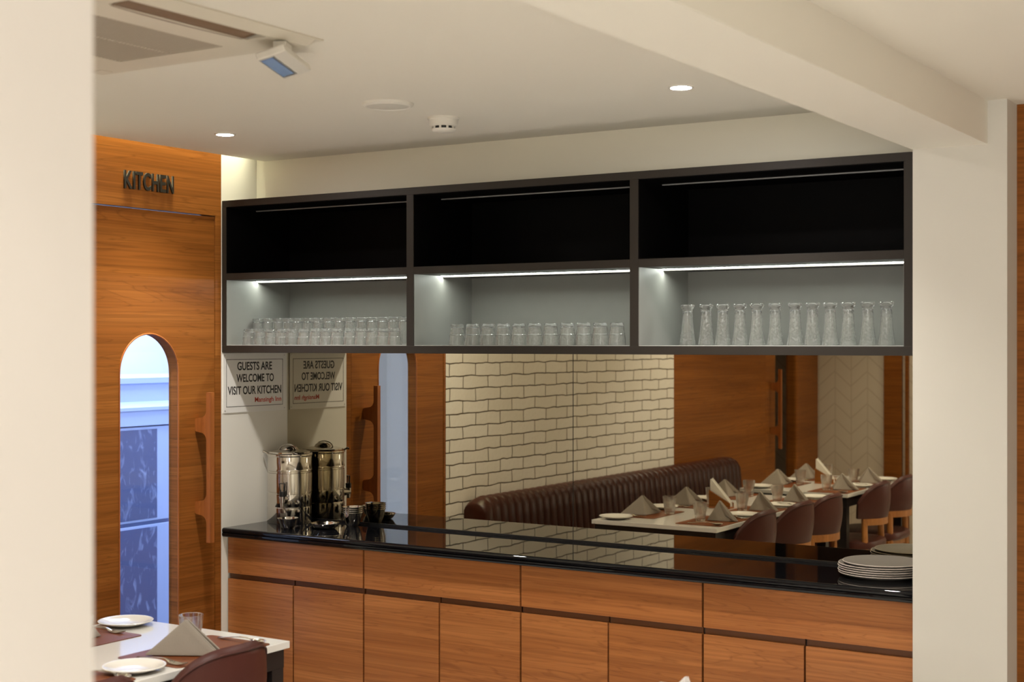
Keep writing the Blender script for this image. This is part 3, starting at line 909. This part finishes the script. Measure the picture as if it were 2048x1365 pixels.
# ------------------------------------------------------------------ things on the counter
UR = thing('water_urn', 'tall stainless steel water urn with black tap lever in the counter corner', 'urn', (-3.925, 4.505, ZK))
b = bm_new()
R = 0.091
prof = [(0, 0), (R, 0), (R + 0.001, 0.002), (R + 0.001, 0.066), (R - 0.001, 0.068), (R - 0.001, 0.071), (R, 0.073), (R, 0.122), (R - 0.002, 0.124), (R - 0.002, 0.127),
        (R, 0.129), (R, 0.205), (R - 0.003, 0.207), (R - 0.003, 0.212), (R + 0.001, 0.215), (R + 0.001, 0.222), (R - 0.001, 0.225), (R - 0.001, 0.272), (R + 0.003, 0.276), (R + 0.003, 0.282), (R - 0.002, 0.285), (0, 0.285)]
lathe(b, prof, 56)
obj('body', b, 'steel', UR, smooth=True, angle=35)
b = bm_new(); lathe(b, [(R - 0.004, 0.2855), (R - 0.006, 0.290), (0.05, 0.297), (0, 0.300)], 48)
obj('lid', b, 'steel', UR, smooth=True)
b = bm_new(); lathe(b, [(0, 0.316), (0.02, 0.314), (0.032, 0.306), (0.036, 0.297)], 32)
obj('lid_knob', b, 'steel', UR, smooth=True)
b = bm_new(); tube(b, [(0.046 * math.cos(t), -0.01, 0.294 + 0.026 * math.sin(t)) for t in [PI * k / 14 for k in range(15)]], 0.0025, 8)
obj('lid_handle', b, 'steel', UR, smooth=True)
tapd = Vector((0.45, -0.89, 0)).normalized(); sd_ = Vector((-tapd.y, tapd.x, 0))
b = bm_new()
tube(b, [tapd * (R - 0.003) + Vector((0, 0, 0.100)), tapd * (R + 0.034) + Vector((0, 0, 0.100))], [0.017, 0.012], 14)
tube(b, [tapd * (R + 0.027) + Vector((0, 0, 0.118)), tapd * (R + 0.027) + Vector((0, 0, 0.074))], [0.012, 0.008], 12)
obj('tap', b, 'steel', UR, smooth=True)
b = bm_new()
c0 = tapd * (R + 0.027) + Vector((0, 0, 0.117))
tube(b, [c0, c0 + Vector((0, 0, 0.020))], [0.012, 0.013], 12)
hp = [c0 + sd_ * 0.008 + Vector((0, 0, 0.018)), c0 + sd_ * 0.011 + Vector((0, 0, 0.052)), c0 - sd_ * 0.011 + Vector((0, 0, 0.052)), c0 - sd_ * 0.008 + Vector((0, 0, 0.018))]
tube(b, hp, 0.0035, 8)
obj('tap_lever', b, 'black_plastic', UR, smooth=True)
for s in (-1, 1):
    b = bm_new()
    tube(b, [(-0.0 + s * 0.068, -0.058, 0.2835), (s * 0.084, -0.066, 0.292), (s * 0.092, -0.058, 0.288)], 0.004, 8)
    obj('side_handle', b, 'steel', UR, smooth=True)

def bowl_bm(r, h, rb, t=0.0015):
    pr = [(0, 0), (rb, 0)]
    for k in range(1, 9):
        a = PI / 2 * k / 8
        pr.append((rb + (r - rb) * (k / 8) ** 0.62, h * k / 8))
    pr.append((r + 0.002, h)); pr.append((r + 0.002, h + 0.0012)); pr.append((r - t, h))
    for k in range(7, 0, -1):
        a = PI / 2 * k / 8
        pr.append((rb - t + (r - rb) * (k / 8) ** 0.62, h * k / 8 + t))
    pr.append((0, t + 0.0003))
    bm = bm_new(); lathe(bm, pr, 40); return bm
o = obj('steel_bowl', bowl_bm(0.039, 0.041, 0.019), 'steel', smooth=True, angle=35); o.location = (-3.795, 4.345, ZK + 0.0003)
tag(o, 'small single steel bowl in front of the urn', 'bowl')
o = obj('steel_dish', bowl_bm(0.056, 0.022, 0.036), 'steel', smooth=True, angle=35); o.location = (-3.672, 4.425, ZK + 0.0003)
tag(o, 'low wide steel dish between the urn and the bowl stack', 'dish')
first = None
for i in range(4):
    if first is None:
        o = obj('steel_bowl', bowl_bm(0.041, 0.056, 0.022), 'steel', smooth=True, angle=35); first = o
    else:
        o = first.copy(); COL.objects.link(o)
    o.location = (-3.622, 4.535, ZK + 0.0003 + i * 0.0075)
    tag(o, 'steel bowl nested on the counter by the mirror, %s of its stack' % ('lowest', 'second from the bottom', 'second from the top', 'topmost')[i], 'bowl', 'nested steel bowls on the counter')

def plate_bm(r, h, rf):
    pr = [(0, 0.001), (rf, 0.0), (rf + 0.004, 0.002), (r - 0.012, h * 0.55), (r - 0.001, h - 0.002), (r, h), (r - 0.002, h + 0.0012), (r - 0.005, h), (r - 0.018, h * 0.55 + 0.003), (rf, 0.0042), (0, 0.0040)]
    bm = bm_new(); lathe(bm, pr, 56); return bm
first = None
nm = ['lowest', 'second from the bottom', 'third from the bottom', 'third from the top', 'second from the top', 'topmost']
for i in range(6):
    t = thing('stoneware_plate', 'grey stoneware dinner plate beside the white column, %s of the stack' % nm[i], 'plate', (-1.441 + (0.007 if i == 5 else 0.0) - 0.002 * (i % 2), 4.450 + 0.0005 * i, ZK + 0.0004 + i * 0.0068), 0, 'stacked stoneware plates on the counter')
    r = 0.132 if i < 5 else 0.124
    if first is None or i == 5:
        a = obj('dish', plate_bm(r, 0.014, 0.085), 'stoneware', t, smooth=True, angle=60)
        b = bm_new()
        tube(b, [(r * math.cos(2 * PI * k / 56) * 0.99, r * math.sin(2 * PI * k / 56) * 0.99, 0.0142) for k in range(57)], 0.0012, 6, caps=False)
        rm = obj('rim', b, 'stone_rim', t, smooth=True); rm['label'] = 'pale unglazed rim'
        if first is None: first = (a, rm)
    else:
        for s in first:
            c = s.copy(); COL.objects.link(c); c.parent = t

# ------------------------------------------------------------------ dining tables
TX0, TX1 = -3.39, -2.735
def table(label, x0, x1, y0, y1):
    t = thing('dining_table', label, 'table', ((x0 + x1) / 2, (y0 + y1) / 2, 0), group='white topped dining tables')
    hx, hy = (x1 - x0) / 2, (y1 - y0) / 2
    obj('tabletop', box(bm_new(), -hx, hx, -hy, hy, 0.730, 0.750, 0.002), 'quartz', t)
    ins = 0.012
    b = bm_new()
    box(b, -hx + ins, hx - ins, -hy + ins, -hy + ins + 0.03, 0.675, 0.7295)
    box(b, -hx + ins, hx - ins, hy - ins - 0.03, hy - ins, 0.675, 0.7295)
    box(b, -hx + ins, -hx + ins + 0.03, -hy + ins + 0.03, hy - ins - 0.03, 0.675, 0.7295)
    box(b, hx - ins - 0.03, hx - ins, -hy + ins + 0.03, hy - ins - 0.03, 0.675, 0.7295)
    obj('apron', b, 'black_metal', t)
    for sx in (-1, 1):
        for sy_ in (-1, 1):
            cx, cy = sx * (hx - ins - 0.025), sy_ * (hy - ins - 0.025)
            obj('leg', box(bm_new(), cx - 0.024, cx + 0.024, cy - 0.024, cy + 0.024, 0.0, 0.6745), 'black_metal', t)
    return t
table('white topped dining table with black legs nearest the counter, set for six', TX0, TX1, 1.62, 3.14)
table('white topped dining table farther along the bench in the mirror, set for four', TX0, TX1, 0.28, 1.36)
table('white topped dining table in the foreground right of the chair, holding a white napkin', -1.62, -0.9, 2.3, 3.26)

ZTB = 0.7502
# placemats, plates, napkins, glasses, cutlery: one of each, then copies
def mat_bm():
    bm = bm_new()
    pts = []
    hx, hy, r = 0.118, 0.18, 0.015
    for cx, cy, a0 in ((hx - r, hy - r, 0), (-hx + r, hy - r, PI / 2), (-hx + r, -hy + r, PI), (hx - r, -hy + r, 1.5 * PI)):
        for k in range(6):
            t = a0 + PI / 2 * k / 5
            pts.append((cx + r * math.cos(t), cy + r * math.sin(t)))
    prism(bm, pts, lambda p: (p[0], p[1], 0.0), lambda p: (p[0], p[1], 0.002))
    return bm

def napkin_bm():
    """stiff pyramid fold: two front panels meeting in a ridge, an open folded back."""
    bm = bm_new()
    A = Vector((-0.004, 0, 0.094)); L = Vector((-0.030, 0.104, 0.003)); R_ = Vector((-0.030, -0.104, 0.003)); F = Vector((0.066, 0.004, 0.003))
    def panel(a, b_, c, sag, n=10):
        nrm = (b_ - a).cross(c - a).normalized()
        rows = []
        for i in range(n + 1):
            r = []
            for j in range(i + 1):
                s = i / n
                t = j / i if i else 0
                p = a + (b_ - a) * s * (1 - t) + (c - a) * s * t
                w_ = 4 * t * (1 - t) * s
                r.append(bm.verts.new(p + nrm * sag * w_))
            rows.append(r)
        for i in range(n):
            for j in range(i + 1):
                bm.faces.new((rows[i][j], rows[i + 1][j], rows[i + 1][j + 1]))
                if j < i: bm.faces.new((rows[i][j], rows[i + 1][j + 1], rows[i][j + 1]))
    panel(A, L, F, 0.006); panel(A, F, R_, 0.006)
    # back flaps, folded in a little
    A2 = A + Vector((-0.004, 0, -0.001)); L2 = L + Vector((-0.006, -0.002, 0)); R2 = R_ + Vector((-0.006, 0.002, 0)); B = Vector((-0.022, 0, 0.006))
    panel(A2, R2, L2, 0.003)
    # loose second layer showing along one side of the fold
    panel(A + Vector((0.006, -0.004, 0.001)), R_ + Vector((0.016, -0.006, 0.001)), Vector((0.0, -0.030, 0.030)), 0.003)
    return bm

def finish_napkin(o):
    sd = o.modifiers.new('thickness', 'SOLIDIFY'); sd.thickness = 0.0042; sd.offset = 0
    bv = o.modifiers.new('soft', 'BEVEL'); bv.width = 0.0012; bv.segments = 2; bv.limit_method = 'ANGLE'

def spoon_bm(L=0.175):
    bm = bm_new()
    # bowl
    n, m = 10, 12
    rings = []
    for i in range(n + 1):
        s = i / n
        x = -L / 2 + 0.052 * s
        wd = 0.0175 * math.sin(PI * (0.06 + 0.88 * s)) ** 0.75
        ring = []
        for j in range(m + 1):
            t = -1 + 2 * j / m
            dep = 0.009 * (1 - t * t) * math.sin(PI * (0.05 + 0.9 * s))
            ring.append(bm.verts.new((x, wd * t, 0.011 - dep)))
        rings.append(ring)
    for a, c in zip(rings[:-1], rings[1:]):
        for j in range(m): bm.faces.new((a[j], a[j + 1], c[j + 1], c[j]))
    hs = []
    for i in range(11):
        s = i / 10
        x = -L / 2 + 0.050 + (L - 0.050) * s
        wd = 0.0032 + 0.0042 * s ** 1.5
        z = 0.011 + 0.008 * math.sin(PI * s) * (1 - s) - 0.008 * s
        hs.append([bm.verts.new((x, -wd, z)), bm.verts.new((x, 0, z + 0.001)), bm.verts.new((x, wd, z))])
    for a, c in zip(hs[:-1], hs[1:]):
        for j in range(2): bm.faces.new((a[j], a[j + 1], c[j + 1], c[j]))
    return bm
def fork_bm(L=0.175):
    bm = bm_new()
    for k in range(4):
        y = (k - 1.5) * 0.0058
        tube(bm, [(-L / 2, y, 0.007), (-L / 2 + 0.02, y, 0.003), (-L / 2 + 0.044, y, 0.004)], [0.0009, 0.0014, 0.0016], 6)
    hs = []
    prof = [(0.040, 0.0108, 0.004), (0.052, 0.0105, 0.006), (0.062, 0.006, 0.009), (0.072, 0.0032, 0.012), (0.11, 0.0036, 0.010), (0.150, 0.0062, 0.005), (L, 0.0070, 0.0035)]
    for (x, wd, z) in prof:
        hs.append([bm.verts.new((-L / 2 + x, -wd, z)), bm.verts.new((-L / 2 + x, 0, z + 0.0008)), bm.verts.new((-L / 2 + x, wd, z))])
    for a, c in zip(hs[:-1], hs[1:]):
        for j in range(2): bm.faces.new((a[j], a[j + 1], c[j + 1], c[j]))
    return bm
def thick(o, t=0.0014):
    sd = o.modifiers.new('thickness', 'SOLIDIFY'); sd.thickness = t; sd.offset = 0

proto = {}
def place(kind, loc, rotz, label, cat, group):
    if kind not in proto:
        if kind == 'placemat': o = obj('placemat', mat_bm(), 'mat')
        elif kind == 'side_plate': o = obj('side_plate', plate_bm(0.082, 0.013, 0.05), 'porcelain', smooth=True, angle=60)
        elif kind == 'napkin': o = obj('napkin', napkin_bm(), 'napkin', smooth=True, angle=50); finish_napkin(o)
        elif kind == 'water_glass': o = obj('water_glass', tumbler_bm(0.088, 0.024, 0.0345, wall=0.002, base=0.010, facets=8, step=0.55, bulge=0.0008, inv=False), 'table_glass', smooth=True, angle=35)
        elif kind == 'spoon': o = obj('spoon', spoon_bm(), 'steel', smooth=True); thick(o)
        elif kind == 'fork': o = obj('fork', fork_bm(), 'steel', smooth=True); thick(o)
        proto[kind] = o
    else:
        o = proto[kind].copy(); COL.objects.link(o)
    o.location = loc; o.rotation_euler = (0, 0, rotz)
    tag(o, label, cat, group)
    return o

def setting(side, yc, where, grp):
    """side -1: bench side (diner looks +x), +1: chair side (diner looks -x)."""
    s = side
    d = s           # direction of the diner's right hand along y: chair side +y, bench side -y
    xe = TX1 if s > 0 else TX0          # table edge
    r = PI if s > 0 else 0.0
    X_ = lambda off: xe - s * off        # distance in from the edge
    place('placemat', (X_(0.128), yc + d * 0.045, ZTB), 0, 'brown leather placemat at ' + where, 'placemat', 'brown placemats ' + grp)
    place('napkin', (X_(0.118), yc, ZTB + 0.0022), r + random.uniform(-0.12, 0.12) + (-1.08 if s > 0 else 0.72), 'grey pyramid folded napkin at ' + where, 'napkin', 'grey napkins ' + grp)
    place('side_plate', (X_(0.090 if s > 0 else 0.055 + 0.03), yc - d * 0.215, ZTB + 0.0024), random.uniform(0, 3), 'small cream side plate at ' + where, 'plate', 'side plates ' + grp)
    place('water_glass', (X_(0.180 if s > 0 else 0.228), yc + d * 0.080, ZTB + 0.0022), random.uniform(0, 3), 'clear water tumbler at ' + where, 'glass', 'water glasses ' + grp)
    place('spoon', (X_(0.100), yc + d * 0.200, ZTB + 0.0022), r + PI + (0 if s < 0 else PI), 'steel spoon at ' + where, 'spoon', 'spoons ' + grp)
    place('fork', (X_(0.100), yc - d * 0.110, ZTB + 0.0022), r + PI + (0 if s < 0 else PI), 'steel fork at ' + where, 'fork', 'forks ' + grp)

pos3 = ('nearest the counter', 'in the middle', 'farthest from the counter')
for i, yc in enumerate((2.850, 2.350, 1.880)):
    setting(+1, yc, 'the chair side place %s, near table' % pos3[i], 'on the near table')
for i, yc in enumerate((2.835, 2.330, 1.840)):
    setting(-1, yc, 'the bench side place %s, near table' % pos3[i], 'on the near table')
pos2 = ('nearer the counter', 'farther from the counter')
for i, yc in enumerate((1.130, 0.660)):
    setting(+1, yc, 'the chair side place %s, far table' % pos2[i], 'on the far table')
for i, yc in enumerate((1.060, 0.590)):
    setting(-1, yc, 'the bench side place %s, far table' % pos2[i], 'on the far table')

# wooden holders with paper napkins at the middle of the two set tables
def holder(loc, label, rz=0.0):
    t = thing('napkin_holder', label, 'napkin holder', loc, rz, 'wooden paper napkin holders')
    b = bm_new(); box(b, -0.058, 0.058, -0.03, 0.03, 0, 0.008, 0.001)
    obj('base', b, 'teak_handle', t)
    for s in (-1, 1):
        b = bm_new()
        prism(b, [(-0.058, 0.0085), (0.058, 0.0085), (0.058, 0.028), (-0.058, 0.092)], lambda p: (p[0], s * 0.022 - 0.004, p[1]), lambda p: (p[0], s * 0.022 + 0.004, p[1]))
        obj('side_board', b, 'teak_wall', t)
    b = bm_new()
    for k in range(8):
        y = -0.016 + k * 0.0042
        dz = random.uniform(-0.003, 0.003)
        prism(b, [(-0.055, 0.009), (0.055, 0.009), (0.053, 0.034 + dz), (-0.052, 0.150 + dz), (-0.055, 0.148 + dz)], lambda p, y=y: (p[0], y, p[1]), lambda p, y=y: (p[0] , y + 0.0022, p[1]))
    q = obj('paper_napkins', b, 'paper', t); q['label'] = 'white folded paper napkins'
    return t
H1 = holder((-3.06, 2.36, ZTB), 'wooden holder of white paper napkins on the near table')
dup(H1, (-3.06, 0.83, ZTB), 0, 'wooden holder of white paper napkins on the far table')

# white napkin whose tip shows at the bottom of the picture
o = obj('napkin', napkin_bm(), 'napkin_white', smooth=True, angle=50); finish_napkin(o)
o.location = (-1.478, 3.115, ZTB - 0.040 + 0.0405); o.rotation_euler = (0, 0, 0.9); o.scale = (0.62, 0.62, 0.62)
tag(o, 'white pyramid napkin whose tip rises at the bottom edge, before the cabinets', 'napkin')

# ------------------------------------------------------------------ chairs
def arc_pt(s, r=0.0):
    """plan of the curved back, s in -1..1; x to the rear."""
    a = s * math.radians(58)
    rad = 0.225 + r
    return Vector((0.005 + rad * math.cos(a) * 0.96, rad * math.sin(a) * 0.89, 0))

def make_chair(label, loc):
    t = thing('dining_chair', label, 'chair', loc, 0, 'brown leather dining chairs with wooden legs')
    # seat
    b = bm_new()
    pts = []
    for k in range(40):
        a = 2 * PI * k / 40
        c, s_ = math.cos(a), math.sin(a)
        e = 0.55
        pts.append((0.205 * math.copysign(abs(c) ** e, c), 0.205 * math.copysign(abs(s_) ** e, s_)))
    levels = [(0.96, 0.425), (1.0, 0.435), (1.0, 0.455), (0.97, 0.470), (0.85, 0.478), (0.4, 0.480)]
    rings = [[b.verts.new((p[0] * f, p[1] * f, z)) for p in pts] for f, z in levels]
    for a, c in zip(rings[:-1], rings[1:]):
        for k in range(40): b.faces.new((a[k], a[(k + 1) % 40], c[(k + 1) % 40], c[k]))
    b.faces.new(rings[0][::-1]); b.faces.new(rings[-1])
    obj('seat', b, 'leather', t, smooth=True)
    # backrest shell
    b = bm_new()
    NS, NZ = 28, 10
    def zt(s): return 0.805 - 0.115 * abs(s) ** 3.2
    def shell(off, zoff):
        g = []
        for i in range(NS + 1):
            s = -1 + 2 * i / NS
            col = []
            for j in range(NZ + 1):
                v = j / NZ
                z = 0.603 + (zt(s) - zoff - 0.603) * v
                p = arc_pt(s, off + 0.012 * v + 0.010 * math.sin(PI * v) * (1 if off > 0 else -0.3))
                col.append(b.verts.new((p.x, p.y, z)))
            g.append(col)
        return g
    o_ = shell(0.014, 0.004); i_ = shell(-0.022, 0.004)
    for g, flip in ((o_, False), (i_, True)):
        for i in range(NS):
            for j in range(NZ):
                f = (g[i][j], g[i + 1][j], g[i + 1][j + 1], g[i][j + 1])
                b.faces.new(f if not flip else f[::-1])
    # rounded rims
    edge_o = [c[NZ] for c in o_]; edge_i = [c[NZ] for c in i_]
    midv = [b.verts.new(((p.co.x + q.co.x) / 2, (p.co.y + q.co.y) / 2, (p.co.z + q.co.z) / 2 + 0.012)) for p, q in zip(edge_o, edge_i)]
    for k in range(NS):
        b.faces.new((edge_o[k], edge_o[k + 1], midv[k + 1], midv[k])); b.faces.new((midv[k], midv[k + 1], edge_i[k + 1], edge_i[k]))
        b.faces.new((o_[k][0], i_[k][0], i_[k + 1][0], o_[k + 1][0]))
    for c_o, c_i, mv in ((o_[0], i_[0], midv[0]), (o_[NS], i_[NS], midv[NS])):
        for j in range(NZ): b.faces.new((c_o[j], c_o[j + 1], c_i[j + 1], c_i[j]))
        b.faces.new((c_o[NZ], mv, c_i[NZ]))
    obj('backrest', b, 'leather', t, smooth=True, angle=60)
    b = bm_new()
    pts = [(c[0], c[1], c[2]) for c in [(arc_pt(-1 + 2 * i / NS, 0.029).x, arc_pt(-1 + 2 * i / NS, 0.029).y, zt(-1 + 2 * i / NS) - 0.006) for i in range(NS + 1)]]
    tube(b, pts, 0.0024, 6)
    obj('piping', b, 'leather', t, smooth=True)
    # rail under the shell
    b = bm_new()
    rp = []
    for i in range(21):
        s = -0.86 + 1.72 * i / 20
        p = arc_pt(s, 0.0)
        rp.append((p, s))
    rings = []
    for p, s in rp:
        n = Vector((math.cos(s * math.radians(58)), math.sin(s * math.radians(58)), 0))
        rings.append([b.verts.new(p + n * 0.014 + Vector((0, 0, 0.565))), b.verts.new(p + n * 0.014 + Vector((0, 0, 0.6025))), b.verts.new(p - n * 0.014 + Vector((0, 0, 0.6025))), b.verts.new(p - n * 0.014 + Vector((0, 0, 0.565)))])
    for a, c in zip(rings[:-1], rings[1:]):
        for k in range(4): b.faces.new((a[k], a[(k + 1) % 4], c[(k + 1) % 4], c[k]))
    b.faces.new(rings[0][::-1]); b.faces.new(rings[-1])
    obj('back_rail', b, 'chair_wood', t, smooth=True, angle=30)
    # legs
    for s in (-1, 1):
        p = arc_pt(s * 0.80, 0.0)
        b = bm_new()
        tube(b, [(p.x + 0.035, p.y + s * 0.018, 0.0), (p.x + 0.012, p.y + s * 0.008, 0.25), (p.x + 0.004, p.y + s * 0.003, 0.42), (p.x, p.y, 0.585)], [0.012, 0.016, 0.019, 0.017], 14)
        obj('leg', b, 'chair_wood', t, smooth=True)
        b = bm_new()
        tube(b, [(-0.195, s * 0.195, 0.0), (-0.180, s * 0.178, 0.25), (-0.170, s * 0.168, 0.430)], [0.011, 0.015, 0.019], 14)
        obj('leg', b, 'chair_wood', t, smooth=True)
    b = bm_new()
    box(b, -0.175, 0.160, -0.185, -0.163, 0.385, 0.4248); box(b, -0.175, 0.160, 0.163, 0.185, 0.385, 0.4248)
    box(b, -0.185, -0.163, -0.163, 0.163, 0.385, 0.4248); box(b, 0.140, 0.162, -0.163, 0.163, 0.385, 0.4248)
    obj('seat_frame', b, 'chair_wood', t)
    return t
CXO = -2.845
chair = make_chair('burgundy leather chair at the near table corner, nearest the counter', (CXO, 2.805, 0))
for (y, lab) in ((2.325, 'brown leather chair second from the counter at the near table'),
                 (1.900, 'brown leather chair third from the counter at the near table'),
                 (1.090, 'brown leather chair at the far table, nearer the counter'),
                 (0.630, 'brown leather chair at the far table, beside the column in the mirror')):
    dup(chair, (CXO + 0.008, y, 0), random.uniform(-0.05, 0.05), lab)

# ------------------------------------------------------------------ bench sofa along the brick wall
SF = thing('banquette_sofa', 'long channel tufted brown leather banquette against the brick wall', 'sofa', (XL + 0.005, 1.72, 0))
b = bm_new()
y0, y1 = 0.17 - 1.72, 3.30 - 1.72
NY = 46 * 8
prof = [(0.0, 0.46), (0.0, 0.80), (0.012, 0.824), (0.045, 0.838), (0.085, 0.836), (0.118, 0.818), (0.136, 0.785), (0.142, 0.72), (0.150, 0.60), (0.160, 0.46)]
rows = []
for i in range(NY + 1):
    y = y0 + (y1 - y0) * i / NY
    ph = abs(math.sin(PI * i / 8)) ** 0.6
    endr = min(1.0, min(i, NY - i) / 10.0)
    dz = -0.03 * (1 - math.sin(PI / 2 * endr))
    rows.append([b.verts.new((max(0.0, px_ - (1 - ph) * 0.010 * min(1, px_ / 0.05)), y, (z + dz * (1 if z > 0.7 else 0)) - ((1 - ph) * 0.005 if z > 0.8 else 0))) for (px_, z) in prof])
for a, c in zip(rows[:-1], rows[1:]):
    for k in range(len(prof) - 1): b.faces.new((a[k], a[k + 1], c[k + 1], c[k]))
b.faces.new(rows[0]); b.faces.new(rows[-1][::-1])
bmesh.ops.holes_fill(b, edges=[e for e in b.edges if e.is_boundary], sides=0)
obj('backrest', b, 'sofa', SF, smooth=True, angle=50)
obj('seat', box(bm_new(), 0.0, 0.56, y0, y1, 0.34, 0.459, 0.025), 'sofa', SF, smooth=True)
obj('base', box(bm_new(), 0.0, 0.50, y0 + 0.02, y1 - 0.02, 0.0, 0.3395), 'black_metal', SF)
